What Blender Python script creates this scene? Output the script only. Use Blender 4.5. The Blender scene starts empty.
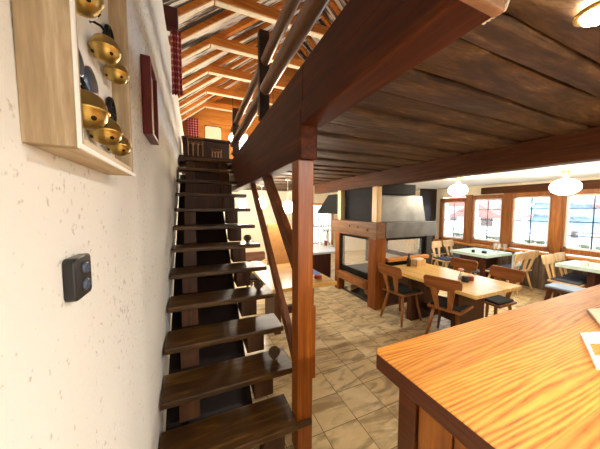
import bpy, bmesh, math, random
from mathutils import Vector, Matrix
random.seed(7)
R = math.radians
scene = bpy.context.scene
C = scene.collection

# ------------------------------------------------------------------ materials
def lin(r, g, b):
    f = lambda v: (v/255/12.92) if v/255 <= 0.04045 else ((v/255+0.055)/1.055)**2.4
    return (f(r), f(g), f(b), 1.0)

class NT:
    def __init__(s, name):
        s.m = bpy.data.materials.new(name); s.m.use_nodes = True
        s.t = s.m.node_tree; s.b = s.t.nodes['Principled BSDF']
    def n(s, typ, **kw):
        x = s.t.nodes.new(typ)
        for k, v in kw.items():
            if k.startswith('_'): setattr(x, k[1:], v)
            else: x.inputs[k.replace('__', ' ')].default_value = v
        return x
    def l(s, a, ao, b, bi): s.t.links.new(a.outputs[ao], b.inputs[bi])
    def ramp(s, stops, interp='LINEAR'):
        r = s.t.nodes.new('ShaderNodeValToRGB'); r.color_ramp.interpolation = interp
        e = r.color_ramp.elements
        while len(e) < len(stops): e.new(0.5)
        for el, (p, c) in zip(e, stops): el.position = p; el.color = c
        return r
    def coords(s, scale=(1,1,1), rot=(0,0,0), loc=(0,0,0)):
        tc = s.n('ShaderNodeTexCoord'); mp = s.n('ShaderNodeMapping')
        mp.inputs['Scale'].default_value = scale; mp.inputs['Rotation'].default_value = rot; mp.inputs['Location'].default_value = loc
        s.l(tc, 'Object', mp, 'Vector'); return mp
    def bump(s, src, so, strength=.3, dist=.01):
        b = s.n('ShaderNodeBump', Strength=strength, Distance=dist)
        s.l(src, so, b, 'Height'); s.l(b, 'Normal', s.b, 'Normal'); return b

def plain(name, col, rough=.5, metal=0, var=.12, nscale=12, bump=0, spec=.5):
    t = NT(name); mp = t.coords()
    nz = t.n('ShaderNodeTexNoise', Scale=nscale, Detail=5.0)
    t.l(mp, 'Vector', nz, 'Vector')
    a = tuple(c*(1-var) for c in col[:3])+(1,); b = tuple(min(1, c*(1+var)) for c in col[:3])+(1,)
    r = t.ramp([(.3, a), (.7, b)]); t.l(nz, 'Fac', r, 'Fac'); t.l(r, 'Color', t.b, 'Base Color')
    t.b.inputs['Roughness'].default_value = rough; t.b.inputs['Metallic'].default_value = metal
    t.b.inputs['Specular IOR Level'].default_value = spec
    if bump: t.bump(nz, 'Fac', bump, .01)
    return t.m

def wood(name, dark, mid, light, axis='X', scale=1.0, rough=.4, stretch=14, bump=.15, knots=True, spec=.4):
    """Grain running along one object axis."""
    t = NT(name)
    sc = {'X': (1/stretch, 1, 1), 'Y': (1, 1/stretch, 1), 'Z': (1, 1, 1/stretch)}[axis]
    mp = t.coords(tuple(c*scale for c in sc))
    n1 = t.n('ShaderNodeTexNoise', Scale=9.0, Detail=7.0, Roughness=.6, Distortion=1.6)
    n2 = t.n('ShaderNodeTexNoise', Scale=48.0, Detail=4.0, Roughness=.7)
    t.l(mp, 'Vector', n1, 'Vector'); t.l(mp, 'Vector', n2, 'Vector')
    mx = t.n('ShaderNodeMix', _data_type='FLOAT'); mx.inputs[0].default_value = .38
    t.l(n1, 'Fac', mx, 2); t.l(n2, 'Fac', mx, 3)
    r = t.ramp([(.3, dark), (.5, mid), (.68, light)])
    t.l(mx, 0, r, 'Fac'); t.l(r, 'Color', t.b, 'Base Color')
    t.b.inputs['Roughness'].default_value = rough
    t.b.inputs['Specular IOR Level'].default_value = spec
    if bump: t.bump(mx, 0, bump, .006)
    return t.m

def emit(name, col, s):
    t = NT(name)
    t.b.inputs['Base Color'].default_value = col
    t.b.inputs['Emission Color'].default_value = col; t.b.inputs['Emission Strength'].default_value = s
    return t.m

M = {}
M['tread'] = wood('tread_wood', lin(30,15,4), lin(66,40,12), lin(122,86,32), 'X', rough=.4, stretch=9)
M['stringer'] = wood('stringer_wood', lin(46,26,12), lin(72,42,20), lin(94,60,30), 'Z', rough=.55)
M['post'] = wood('post_wood', lin(92,42,10), lin(134,70,18), lin(168,100,32), 'Z', rough=.36)
M['beam'] = wood('beam_wood', lin(48,19,6), lin(74,32,9), lin(100,50,18), 'Y', rough=.6, spec=.2)
M['beamC'] = wood('dining_beam_wood', lin(52,26,9), lin(80,42,15), lin(108,64,28), 'Y', rough=.6, spec=.2)
M['beam_end'] = plain('beam_end_wood', lin(150,110,80), .7, var=.25, nscale=20)
M['rail'] = wood('rail_wood', lin(92,58,38), lin(128,92,66), lin(160,126,98), 'Y', rough=.3)
M['brace'] = wood('handrail_wood', lin(70,34,16), lin(104,58,30), lin(132,80,44), 'Y', rough=.4)
M['rafter'] = wood('rafter_wood', lin(158,84,22), lin(206,124,42), lin(230,156,70), 'X', rough=.6, bump=.1)
M['pale_lit_strip'] = plain('pale_lit_tone', lin(238,226,200), .7, var=.08)  # pale tone stands for lamplight on the rafter undersides; rope shares it
M['gold'] = wood('gable_wood', lin(150,84,26), lin(200,124,44), lin(226,158,74), 'X', rough=.6)
M['pine'] = wood('pine_wood', lin(170,96,34), lin(208,138,62), lin(236,184,108), 'X', rough=.35)
M['frame'] = wood('window_frame_pine', lin(104,56,20), lin(146,86,36), lin(180,120,62), 'Z', rough=.4)
M['table'] = wood('table_wood', lin(168,112,48), lin(214,164,84), lin(238,200,124), 'X', rough=.28, stretch=16)
M['tableY'] = wood('table_wood_long', lin(186,126,56), lin(230,184,104), lin(248,220,150), 'Y', rough=.28, stretch=16)
M['tleg'] = wood('trestle_wood', lin(48,20,9), lin(76,36,16), lin(102,56,28), 'Z', rough=.45)
M['chair'] = wood('chair_wood', lin(110,60,24), lin(150,92,42), lin(182,122,64), 'Z', rough=.38)
M['chair_red'] = wood('chair_plate_wood', lin(104,54,20), lin(146,84,36), lin(176,112,56), 'Y', rough=.38)
M['chair_pale'] = wood('pale_chair_wood', lin(196,150,92), lin(224,186,130), lin(244,216,168), 'Z', rough=.4)
M['cushion'] = plain('dark_cushion', lin(30,34,26), .9, var=.2, nscale=60, bump=.2)
M['cushion_blue'] = plain('blue_cushion', lin(150,172,200), .9, var=.08, nscale=60, bump=.2)
M['cushion_grey'] = plain('slate_cushion', lin(64,72,88), .9, var=.15, nscale=60, bump=.2)
M['cloth_green'] = plain('pale_green_cloth', lin(196,216,204), .9, var=.04, nscale=30)
M['cloth_white'] = plain('white_cloth', lin(226,234,244), .9, var=.03, nscale=30)
M['brass'] = plain('aged_brass', lin(188,160,92), .34, 1.0, var=.25, nscale=25, bump=.08)
M['iron'] = plain('black_iron', lin(22,20,20), .5, .6, var=.3, nscale=40, bump=.1)
M['disc'] = plain('blued_steel_disc', lin(96,108,126), .3, .7, var=.2, nscale=14)
M['steel'] = plain('brushed_steel_hood', lin(118,118,116), .5, .75, var=.22, nscale=5, bump=.05)
M['blacksteel'] = plain('black_steel', lin(9,9,10), .7, 0, var=.2, nscale=10, spec=.2)
M['darksteel'] = plain('dark_steel_band', lin(72,70,68), .4, .6, var=.2, nscale=8)
M['black_plastic'] = plain('black_plastic', lin(24,24,24), .3, var=.1)
M['grey_knob'] = plain('grey_knob', lin(70,78,92), .25, var=.1)
M['case'] = wood('weathered_case_wood', lin(112,90,62), lin(170,146,112), lin(216,200,170), 'Z', rough=.7, stretch=12)
M['caseY'] = wood('weathered_case_wood_long', lin(150,126,96), lin(194,172,140), lin(218,202,172), 'Y', rough=.7, stretch=10)
M['white'] = plain('white_paint', lin(236,234,226), .7, var=.03)
M['red_frame'] = plain('dark_red_frame', lin(92,18,14), .4, var=.15)
M['red_timber'] = plain('dark_red_timber', lin(70,18,12), .5, var=.2)
M['picture'] = plain('picture_print', lin(206,190,168), .6, var=.2, nscale=18)
M['lattice'] = plain('lantern_metal', lin(150,106,66), .5, .2, var=.1)
M['darkwood'] = wood('dark_chest_wood', lin(30,15,8), lin(48,26,14), lin(66,38,22), 'X', rough=.5)
M['cone'] = plain('pine_cone_scales', lin(100,76,54), .8, var=.4, nscale=50)
M['paper'] = plain('cream_card', lin(240,226,200), .6, var=.03)
M['beige'] = plain('beige_card', lin(214,190,156), .6, var=.05)
M['redpot'] = plain('red_jar', lin(140,40,26), .35, var=.1)
M['black_cup'] = plain('black_cup', lin(24,32,26), .35, var=.1)
M['flower'] = plain('pink_petal', lin(244,180,170), .7, var=.1)
M['leafgreen'] = plain('green_leaf', lin(70,96,50), .7, var=.2)
M['bottle'] = plain('dark_bottle_glass', lin(40,22,14), .15, var=.1)
M['blue_mag'] = plain('blue_magazine', lin(66,96,170), .4, var=.3, nscale=20)
M['log'] = plain('split_log', lin(190,150,100), .9, var=.2, nscale=20, bump=.2)
M['birch'] = plain('white_bark', lin(214,200,176), .9, var=.25, nscale=16, bump=.2)
M['gold_rim'] = plain('gold_lamp_rim', lin(210,170,90), .3, .8, var=.05)
M['globe'] = emit('lamp_globe', (1.0, .86, .66, 1), 30)
M['globe_back'] = emit('pendant_globe', (1.0, .90, .74, 1), 60)
M['spot'] = emit('spot_disc', (1.0, .90, .70, 1), 26)
M['globe_up'] = emit('gallery_globe', (1.0, .80, .54, 1), 75)
M['concrete'] = plain('terrace_paving', lin(214,214,216), .9, var=.08, nscale=2)
M['house'] = plain('white_render', lin(236,236,238), .9, var=.03)
M['roof_red'] = plain('red_roof_tiles', lin(206,84,70), .8, var=.12, nscale=8)
M['tree'] = plain('conifer_needles', lin(130,160,172), .9, var=.3, nscale=6)
M['trunk'] = plain('bark', lin(84,72,62), .9, var=.2)
M['planter'] = plain('planter_box_wood', lin(168,146,140), .8, var=.15)
M['bluevan'] = plain('blue_paint', lin(92,134,186), .4, var=.05)
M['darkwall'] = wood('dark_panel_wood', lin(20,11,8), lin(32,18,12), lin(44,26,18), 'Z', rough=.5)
M['sofa'] = plain('tan_bench_wood', lin(196,140,80), .5, var=.12)
M['curtain_white'] = plain('white_slat', lin(226,220,206), .8, var=.05)
M['towel'] = plain('pale_green_towel', lin(214,232,218), .9, var=.05)

# glass
t = NT('pane_glass'); g = t.n('ShaderNodeBsdfGlass'); 
t.b.inputs['Base Color'].default_value = (.97, .99, 1, 1); t.b.inputs['Roughness'].default_value = 0.02
t.b.inputs['Alpha'].default_value = .12; t.b.inputs['Specular IOR Level'].default_value = .6
t.t.nodes.remove(g); M['glass'] = t.m
t = NT('drinking_glass'); t.b.inputs['Base Color'].default_value = (.8, .85, .88, 1); t.b.inputs['Alpha'].default_value = .35
t.b.inputs['Roughness'].default_value = .05; M['tumbler'] = t.m

# stucco
def stucco(name, base, speck, sc=60, bs=.35):
    t = NT(name); mp = t.coords()
    a = t.n('ShaderNodeTexNoise', Scale=sc, Detail=6.0, Roughness=.65); t.l(mp, 'Vector', a, 'Vector')
    v = t.n('ShaderNodeTexNoise', Scale=sc*.9, Detail=2.0, Roughness=.5); t.l(mp, 'Vector', v, 'Vector')
    big = t.n('ShaderNodeTexNoise', Scale=1.6, Detail=3.0); t.l(mp, 'Vector', big, 'Vector')
    mul = t.n('ShaderNodeMath', _operation='MULTIPLY'); t.l(v, 'Fac', mul, 0)
    add = t.n('ShaderNodeMath', _operation='ADD'); t.l(big, 'Fac', add, 0); add.inputs[1].default_value = .5
    t.l(add, 0, mul, 1)
    r = t.ramp([(.28, speck), (.37, base)]); t.l(mul, 0, r, 'Fac'); t.l(r, 'Color', t.b, 'Base Color')
    t.b.inputs['Roughness'].default_value = .9
    t.bump(a, 'Fac', bs, .008); return t.m
M['stucco'] = stucco('wall_stucco', lin(226,222,211), lin(192,184,168))
M['plaster'] = stucco('cream_plaster', lin(240,228,204), lin(226,212,186), 20, .1)

# floor tiles
t = NT('floor_tiles'); mp = t.coords((1,1,1), (0,0,0), (.05, .0, 0))
bk = t.n('ShaderNodeTexBrick', _offset=0.0, _squash=1.0); bk.inputs['Scale'].default_value = 1.0
bk.inputs['Brick Width'].default_value = .3; bk.inputs['Row Height'].default_value = .3
bk.inputs['Mortar Size'].default_value = .003; bk.inputs['Mortar Smooth'].default_value = .2
bk.inputs['Color1'].default_value = (0,0,0,1); bk.inputs['Color2'].default_value = (1,1,1,1); bk.inputs['Mortar'].default_value = (.5,.5,.5,1)
t.l(mp, 'Vector', bk, 'Vector')
n1 = t.n('ShaderNodeTexNoise', Scale=2.6, Detail=6.0, Roughness=.6, Distortion=1.2)
n2 = t.n('ShaderNodeTexNoise', Scale=2.0, Detail=4.0, Roughness=.5, Distortion=2.0)
mp2 = t.coords((1.0, 3.2, 1), (0,0,R(35)))
mp3 = t.n('ShaderNodeMapping'); 
off = t.n('ShaderNodeVectorMath', _operation='MULTIPLY_ADD'); off.inputs[1].default_value = (3,5,1)
t.l(bk, 'Color', off, 0); t.l(mp2, 'Vector', off, 2)
t.l(mp, 'Vector', n1, 'Vector'); t.l(off, 'Vector', n2, 'Vector')
base = t.ramp([(.3, lin(214,190,138)), (.5, lin(232,208,158)), (.7, lin(244,226,184))]); t.l(n1, 'Fac', base, 'Fac')
st = t.ramp([(.47, (0,0,0,1)), (.64, (.6,.6,.6,1))]); t.l(n2, 'Fac', st, 'Fac')
m1 = t.n('ShaderNodeMix', _data_type='RGBA'); t.l(st, 'Color', m1, 0); t.l(base, 'Color', m1, 6)
m1.inputs[7].default_value = lin(124,90,52)
m2 = t.n('ShaderNodeMix', _data_type='RGBA'); t.l(bk, 'Fac', m2, 0); t.l(m1, 2, m2, 6); m2.inputs[7].default_value = lin(110,84,54)
t.l(m2, 2, t.b, 'Base Color'); t.b.inputs['Roughness'].default_value = .32
inv = t.n('ShaderNodeMath', _operation='SUBTRACT'); inv.inputs[0].default_value = 1; t.l(bk, 'Fac', inv, 1)
t.bump(inv, 0, .5, .004); M['floor'] = t.m

# ceiling planks: rough aged boards
t = NT('old_ceiling_boards'); mp = t.coords((.35, 1.6, 1))
n1 = t.n('ShaderNodeTexNoise', Scale=5.0, Detail=8.0, Roughness=.65, Distortion=1.2); t.l(mp, 'Vector', n1, 'Vector')
n2 = t.n('ShaderNodeTexNoise', Scale=22.0, Detail=5.0, Roughness=.6); t.l(mp, 'Vector', n2, 'Vector')
mx = t.n('ShaderNodeMix', _data_type='FLOAT'); mx.inputs[0].default_value = .35; t.l(n1, 'Fac', mx, 2); t.l(n2, 'Fac', mx, 3)
r = t.ramp([(.3, lin(22,12,7)), (.46, lin(62,40,22)), (.58, lin(98,70,42)), (.7, lin(158,130,94))]); t.l(mx, 0, r, 'Fac')
t.l(r, 'Color', t.b, 'Base Color'); t.b.inputs['Roughness'].default_value = .6
t.bump(mx, 0, .5, .02); M['boards'] = t.m

# roof boards: flaking whitewash running down dark boards
t = NT('whitewashed_roof_boards'); mp = t.coords((.45, 3.2, .45))
n1 = t.n('ShaderNodeTexNoise', Scale=2.2, Detail=6.0, Roughness=.65); t.l(mp, 'Vector', n1, 'Vector')
r = t.ramp([(.43, lin(40,28,20)), (.5, lin(130,116,98)), (.55, lin(232,228,220))]); t.l(n1, 'Fac', r, 'Fac')
t.l(r, 'Color', t.b, 'Base Color'); t.b.inputs['Roughness'].default_value = .8; M['roofboards'] = t.m

# bar worktop: strong pine figure running along X
t = NT('bar_top_pine'); mp = t.coords((.10, 1.0, 1.0))
tc = t.n('ShaderNodeTexCoord'); sx = t.n('ShaderNodeSeparateXYZ'); t.l(tc, 'Object', sx, 'Vector')
fl = t.n('ShaderNodeMath', _operation='MULTIPLY'); fl.inputs[1].default_value = 1/.135; t.l(sx, 'Y', fl, 0)
flo = t.n('ShaderNodeMath', _operation='FLOOR'); t.l(fl, 0, flo, 0)
cmb = t.n('ShaderNodeCombineXYZ'); 
k1 = t.n('ShaderNodeMath', _operation='MULTIPLY'); k1.inputs[1].default_value = 3.71; t.l(flo, 0, k1, 0)
t.l(k1, 0, cmb, 'X'); t.l(k1, 0, cmb, 'Z')
va = t.n('ShaderNodeVectorMath', _operation='ADD'); t.l(mp, 'Vector', va, 0); t.l(cmb, 'Vector', va, 1)
nb = t.n('ShaderNodeTexNoise', Scale=4.5, Detail=2.5, Roughness=.5, Distortion=.4); t.l(va, 'Vector', nb, 'Vector')
wv = t.n('ShaderNodeMath', _operation='MULTIPLY'); wv.inputs[1].default_value = 30; t.l(nb, 'Fac', wv, 0)
ky = t.n('ShaderNodeMath', _operation='MULTIPLY_ADD'); ky.inputs[1].default_value = 150; t.l(sx, 'Y', ky, 0); t.l(wv, 0, ky, 2)
fr = t.n('ShaderNodeMath', _operation='PINGPONG'); fr.inputs[1].default_value = 1.0; t.l(ky, 0, fr, 0)
fine = t.n('ShaderNodeTexNoise', Scale=52.0, Detail=3.0, Roughness=.7); t.l(va, 'Vector', fine, 'Vector')
mx = t.n('ShaderNodeMix', _data_type='FLOAT'); mx.inputs[0].default_value = .6
msk = t.n('ShaderNodeTexNoise', Scale=2.6, Detail=2.0); t.l(va, 'Vector', msk, 'Vector')
mr = t.n('ShaderNodeMapRange'); mr.inputs['From Min'].default_value = .4; mr.inputs['From Max'].default_value = .6; mr.inputs['To Min'].default_value = .35; t.l(msk, 'Fac', mr, 'Value')
frc = t.n('ShaderNodeMath', _operation='SUBTRACT'); frc.inputs[1].default_value = .42; t.l(fr, 0, frc, 0)
frm = t.n('ShaderNodeMath', _operation='MULTIPLY'); t.l(frc, 0, frm, 0); t.l(mr, 'Result', frm, 1)
fra = t.n('ShaderNodeMath', _operation='ADD'); fra.inputs[1].default_value = .42; t.l(frm, 0, fra, 0)
t.l(fra, 0, mx, 2); t.l(fine, 'Fac', mx, 3)
r = t.ramp([(.26, lin(206,142,56)), (.46, lin(194,124,42)), (.6, lin(178,104,28)), (.76, lin(128,68,14))]); t.l(mx, 0, r, 'Fac')
wn = t.n('ShaderNodeTexWhiteNoise', _noise_dimensions='1D'); t.l(flo, 0, wn, 'W')
hs = t.n('ShaderNodeHueSaturation'); vv = t.n('ShaderNodeMapRange'); vv.inputs['To Min'].default_value = .82; vv.inputs['To Max'].default_value = 1.12
t.l(wn, 'Value', vv, 'Value'); t.l(vv, 'Result', hs, 'Value'); t.l(r, 'Color', hs, 'Color')
t.l(hs, 'Color', t.b, 'Base Color'); t.b.inputs['Roughness'].default_value = .5
t.bump(mx, 0, .05, .003); M['bar_top'] = t.m
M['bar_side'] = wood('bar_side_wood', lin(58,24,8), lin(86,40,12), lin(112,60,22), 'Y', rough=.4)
M['bar_panel'] = wood('bar_panel_wood', lin(110,58,18), lin(150,88,32), lin(178,114,50), 'Z', rough=.4)

# checked curtain
def checked(name, axes):
    t = NT(name); tc = t.n('ShaderNodeTexCoord'); sx = t.n('ShaderNodeSeparateXYZ'); t.l(tc, 'Object', sx, 'Vector')
    outs = []
    for ax in axes:
        m = t.n('ShaderNodeMath', _operation='MULTIPLY'); m.inputs[1].default_value = 1/.07; t.l(sx, ax, m, 0)
        f = t.n('ShaderNodeMath', _operation='FRACT'); t.l(m, 0, f, 0)
        g_ = t.n('ShaderNodeMath', _operation='GREATER_THAN'); g_.inputs[1].default_value = .72; t.l(f, 0, g_, 0); outs.append(g_)
    a = t.n('ShaderNodeMath', _operation='ADD'); t.l(outs[0], 0, a, 0); t.l(outs[1], 0, a, 1)
    h = t.n('ShaderNodeMath', _operation='MULTIPLY'); h.inputs[1].default_value = .5; t.l(a, 0, h, 0)
    r = t.ramp([(0, lin(140,38,42)), (.5, lin(186,92,92)), (1, lin(226,180,172))]); t.l(h, 0, r, 'Fac')
    t.l(r, 'Color', t.b, 'Base Color'); t.b.inputs['Roughness'].default_value = .9; return t.m
M['check'] = checked('red_check_cloth', 'XZ')

# ------------------------------------------------------------------ mesh helpers
class MB:
    def __init__(s): s.bm = bmesh.new()
    def hexa(s, v):   # 8 corners: bottom 4 ccw, top 4 ccw
        vs = [s.bm.verts.new(p) for p in v]
        for f in ((3,2,1,0),(4,5,6,7),(0,1,5,4),(1,2,6,5),(2,3,7,6),(3,0,4,7)):
            s.bm.faces.new([vs[i] for i in f])
        return s
    def box(s, x0, x1, y0, y1, z0, z1):
        return s.hexa([(x0,y0,z0),(x1,y0,z0),(x1,y1,z0),(x0,y1,z0),(x0,y0,z1),(x1,y0,z1),(x1,y1,z1),(x0,y1,z1)])
    def bar(s, p0, p1, w, h, up=(0,0,1)):   # rectangular bar between two points
        p0, p1 = Vector(p0), Vector(p1); d = (p1-p0).normalized(); u = Vector(up)
        sd = d.cross(u).normalized(); u2 = sd.cross(d).normalized(); a, b = sd*w/2, u2*h/2
        q = lambda p: [p-a-b, p+a-b, p+a+b, p-a+b]
        A, B = q(p0), q(p1)
        return s.hexa([A[0],A[1],B[1],B[0],A[3],A[2],B[2],B[3]])
    def tube(s, pts, rad, n=10, cap=True):
        pts = [Vector(p) for p in pts]; rs = rad if isinstance(rad, (list, tuple)) else [rad]*len(pts)
        rings = []; ref = None
        for i, p in enumerate(pts):
            d = (pts[min(i+1, len(pts)-1)]-pts[max(i-1, 0)]).normalized()
            if ref is None: ref = Vector((0,0,1)) if abs(d.z) < .9 else Vector((1,0,0))
            a = d.cross(ref).normalized(); b = d.cross(a).normalized()
            rings.append([s.bm.verts.new(p+(a*math.cos(2*math.pi*k/n)+b*math.sin(2*math.pi*k/n))*rs[i]) for k in range(n)])
        for A, B in zip(rings, rings[1:]):
            for k in range(n): s.bm.faces.new((A[k], A[(k+1)%n], B[(k+1)%n], B[k]))
        if cap: s.bm.faces.new(rings[0][::-1]); s.bm.faces.new(rings[-1])
        return s
    def lathe(s, prof, c=(0,0,0), n=20, axis='Z'):
        c = Vector(c); rings = []
        def pt(r, h, a):
            x, y = r*math.cos(a), r*math.sin(a)
            return {'Z': Vector((x,y,h)), 'X': Vector((h,x,y)), 'Y': Vector((y,h,x))}[axis]+c
        for r, h in prof:
            if r < 1e-6: rings.append([s.bm.verts.new(pt(0,h,0))])
            else: rings.append([s.bm.verts.new(pt(r,h,2*math.pi*k/n)) for k in range(n)])
        for A, B in zip(rings, rings[1:]):
            for k in range(n):
                if len(A) == 1 and len(B) == 1: continue
                if len(A) == 1: s.bm.faces.new((A[0], B[(k+1)%n], B[k]))
                elif len(B) == 1: s.bm.faces.new((A[k], A[(k+1)%n], B[0]))
                else: s.bm.faces.new((A[k], A[(k+1)%n], B[(k+1)%n], B[k]))
        return s
    def ball(s, c, r, sz=1.0, n=20):
        m = 12
        return s.lathe([(r*math.sin(math.pi*i/m), -r*sz*math.cos(math.pi*i/m)) for i in range(m+1)], c, n)
    def prism(s, poly, axis, a, b):   # poly in the two remaining axes (in XYZ order), extruded a..b
        def P(u, v, w): return {'X': (w,u,v), 'Y': (u,w,v), 'Z': (u,v,w)}[axis]
        A = [s.bm.verts.new(P(u,v,a)) for u, v in poly]; B = [s.bm.verts.new(P(u,v,b)) for u, v in poly]
        n = len(poly); s.bm.faces.new(A); s.bm.faces.new(B[::-1])
        for i in range(n): s.bm.faces.new((A[i], B[i], B[(i+1)%n], A[(i+1)%n]))
        return s
    def grid(s, nx, ny, fn):
        v = [[s.bm.verts.new(fn(i/nx, j/ny)) for j in range(ny+1)] for i in range(nx+1)]
        for i in range(nx):
            for j in range(ny): s.bm.faces.new((v[i][j], v[i+1][j], v[i+1][j+1], v[i][j+1]))
        return s
    def build(s, name, mat, parent=None, bevel=0, smooth=False, local=False, solid=0):
        bm = s.bm
        if parent is not None and not local: bmesh.ops.translate(bm, verts=bm.verts, vec=-origin(parent))
        bmesh.ops.recalc_face_normals(bm, faces=bm.faces)
        me = bpy.data.meshes.new(name); bm.to_mesh(me); bm.free()
        if smooth:
            for p in me.polygons: p.use_smooth = True
        o = bpy.data.objects.new(name, me); C.objects.link(o); me.materials.append(M[mat] if isinstance(mat, str) else mat)
        if parent is not None: o.parent = parent
        if solid:
            m = o.modifiers.new('solid', 'SOLIDIFY'); m.thickness = solid; m.offset = 0
        if bevel:
            m = o.modifiers.new('bevel', 'BEVEL'); m.width = bevel; m.segments = 2; m.limit_method = 'ANGLE'; m.angle_limit = R(40)
        return o
def origin(o):
    v = Vector(o.location)
    while o.parent: o = o.parent; v += Vector(o.location)
    return v
def tag(o, label=None, cat=None, group=None, kind=None):
    if label: o['label'] = label
    if cat: o['category'] = cat
    if group: o['group'] = group
    if kind: o['kind'] = kind
    return o
def thing(name, label, cat, loc=(0,0,0), group=None, rz=0, kind=None):
    o = bpy.data.objects.new(name, None); C.objects.link(o); o.location = loc; o.rotation_euler = (0,0,rz)
    o.empty_display_size = .05
    return tag(o, label, cat, group, kind)
def dup(root, loc, rz=0, label=None, group=None):
    r = root.copy(); C.objects.link(r); r.location = loc; r.rotation_euler = (0,0,rz)
    if label: r['label'] = label
    if group: r['group'] = group
    for ch in list(root.children):
        c = ch.copy(); C.objects.link(c); c.parent = r
        for gch in list(ch.children):
            d = gch.copy(); C.objects.link(d); d.parent = c
    return r
def box(*a): return MB().box(*a)

# ------------------------------------------------------------------ room shell
XL = -.243; XR = 6.6; YB = 8.0; YR = -2.6
CZ = 2.28           # boarded ceiling
tag(box(-1.0, 6.9, YR-.2, YB+.2, -.15, 0).build('floor', 'floor'), 'beige stone tile floor with brown stains', 'floor', kind='structure')
wl = MB()
def wl_fn(u, v):
    y = YR+u*(YB-YR); z = v*3.69
    edge = 1/(1+((y-1.35)/.10)**2)*.007*(1 if z < 2 else .3) + .004*math.sin(y*5+z*1.3)*math.sin(z*3.1)
    return (XL+edge-.008, y, z)
wl.grid(150, 40, wl_fn)
wl.box(-.95, XL-.03, YR, YB, 0, 3.66)
tag(wl.build('wall_left', 'stucco', smooth=True), 'rough white stucco wall beside the stairs', 'wall', kind='structure')
# right wall with four windows
wins = [(4.12, 4.80, .84, 1.93), (3.27, 3.97, .87, 1.98), (2.43, 3.13, .88, 2.0), (1.50, 2.28, .89, 2.01)]
ys = sorted([YR]+[v for w in wins for v in w[:2]]+[YB])
wr = MB()
wr.box(XR, XR+.25, YR, YB, 0, .80)
wr.box(XR, XR+.25, YR, YB, 2.03, 3.4)
edges = [YR]+[v for w in sorted(wins) for v in w[:2]]+[YB]
for a, b in zip(edges[0::2], edges[1::2]): wr.box(XR, XR+.25, a, b, .80, 2.03)
tag(wr.build('wall_right', 'plaster'), 'cream window wall of the dining room', 'wall', kind='structure')
bwm = MB(); bwm.box(XL, 3.9, YB, YB+.2, 0, 2.5); bwm.box(4.8, 6.85, YB, YB+.2, 0, 2.5); bwm.box(3.9, 4.8, YB, YB+.2, 0, .4); bwm.box(3.9, 4.8, YB, YB+.2, 1.85, 2.5)
tag(bwm.build('wall_back', 'plaster'), 'cream plaster wall at the far end of the lower room', 'wall', kind='structure')
# gable above, with a daylight window
gw = MB()
gx0, gx1, gz0, gz1 = 1.12, 1.62, 3.45, 4.12
gw.box(-1, gx0, YB, YB+.2, 2.5, 7.2); gw.box(gx1, 6.85, YB, YB+.2, 2.5, 7.2)
gw.box(gx0, gx1, YB, YB+.2, 2.5, gz0); gw.box(gx0, gx1, YB, YB+.2, gz1, 7.2)
tag(gw.build('wall_back', 'gold'), 'golden boarded gable wall above the gallery', 'wall', kind='structure')
# wall behind the viewpoint with an unseen wide window added for fill daylight
rw = MB()
rw.box(-.95, 1.0, YR-.2, YR, 0, 7.2); rw.box(2.6, 6.85, YR-.2, YR, 0, 7.2); rw.box(1.0, 2.6, YR-.2, YR, 0, .9); rw.box(1.0, 2.6, YR-.2, YR, 2.15, 7.2)
tag(rw.build('wall_front', 'plaster'), 'cream plaster wall behind the bar', 'wall', kind='structure')

def window(n, y0, y1, z0, z1, label):
    w = thing('window_%d' % n, label, 'window', (XR, (y0+y1)/2, z0), kind='structure')
    f = .055
    m = MB(); x0, x1 = XR-.035, XR+.06
    for a in ((y0-.06, y0+f-.02, z0-.06, z1+.06), (y1-f+.02, y1+.06, z0-.06, z1+.06)): m.box(x0, x1, *a)
    m.box(x0, x1, y0-.06, y1+.06, z0-.06, z0+f-.02); m.box(x0, x1, y0-.06, y1+.06, z1-f+.02, z1+.06)
    m.build('window_frame', 'frame', w, bevel=.006)
    s = MB(); a0, a1, b0, b1 = y0+.035, y1-.035, z0+.035, z1-.035
    for y in (a0, a1-.035): s.box(XR+.01, XR+.05, y, y+.035, b0, b1)
    for z in (b0, b1-.035): s.box(XR+.01, XR+.05, a0, a1, z, z+.035)
    s.build('sash', 'white', w)
    k = MB(); yc = (y0+y1)/2
    k.box(XR+.02, XR+.04, yc-.009, yc+.009, b0, b1)
    for i in (1, 2, 3):
        z = b0+(b1-b0)*i/4; k.box(XR+.02, XR+.04, a0, a1, z-.008, z+.008)
    k.build('muntin_bars', 'darksteel', w)
    box(XR+.027, XR+.033, a0, a1, b0, b1).build('pane', 'glass', w)
    return w
wl_labels = ['leaded window nearest the fireplace hood', 'leaded window looking out on the red roof', 'leaded window above the wainscot, second from the right edge', 'leaded window behind the round-edged table at the right edge of the view']
wl_labels[3] = 'rightmost leaded window, behind the table with the bench'
for i, wv_ in enumerate(wins): window(i+1, *wv_, wl_labels[i])
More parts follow.
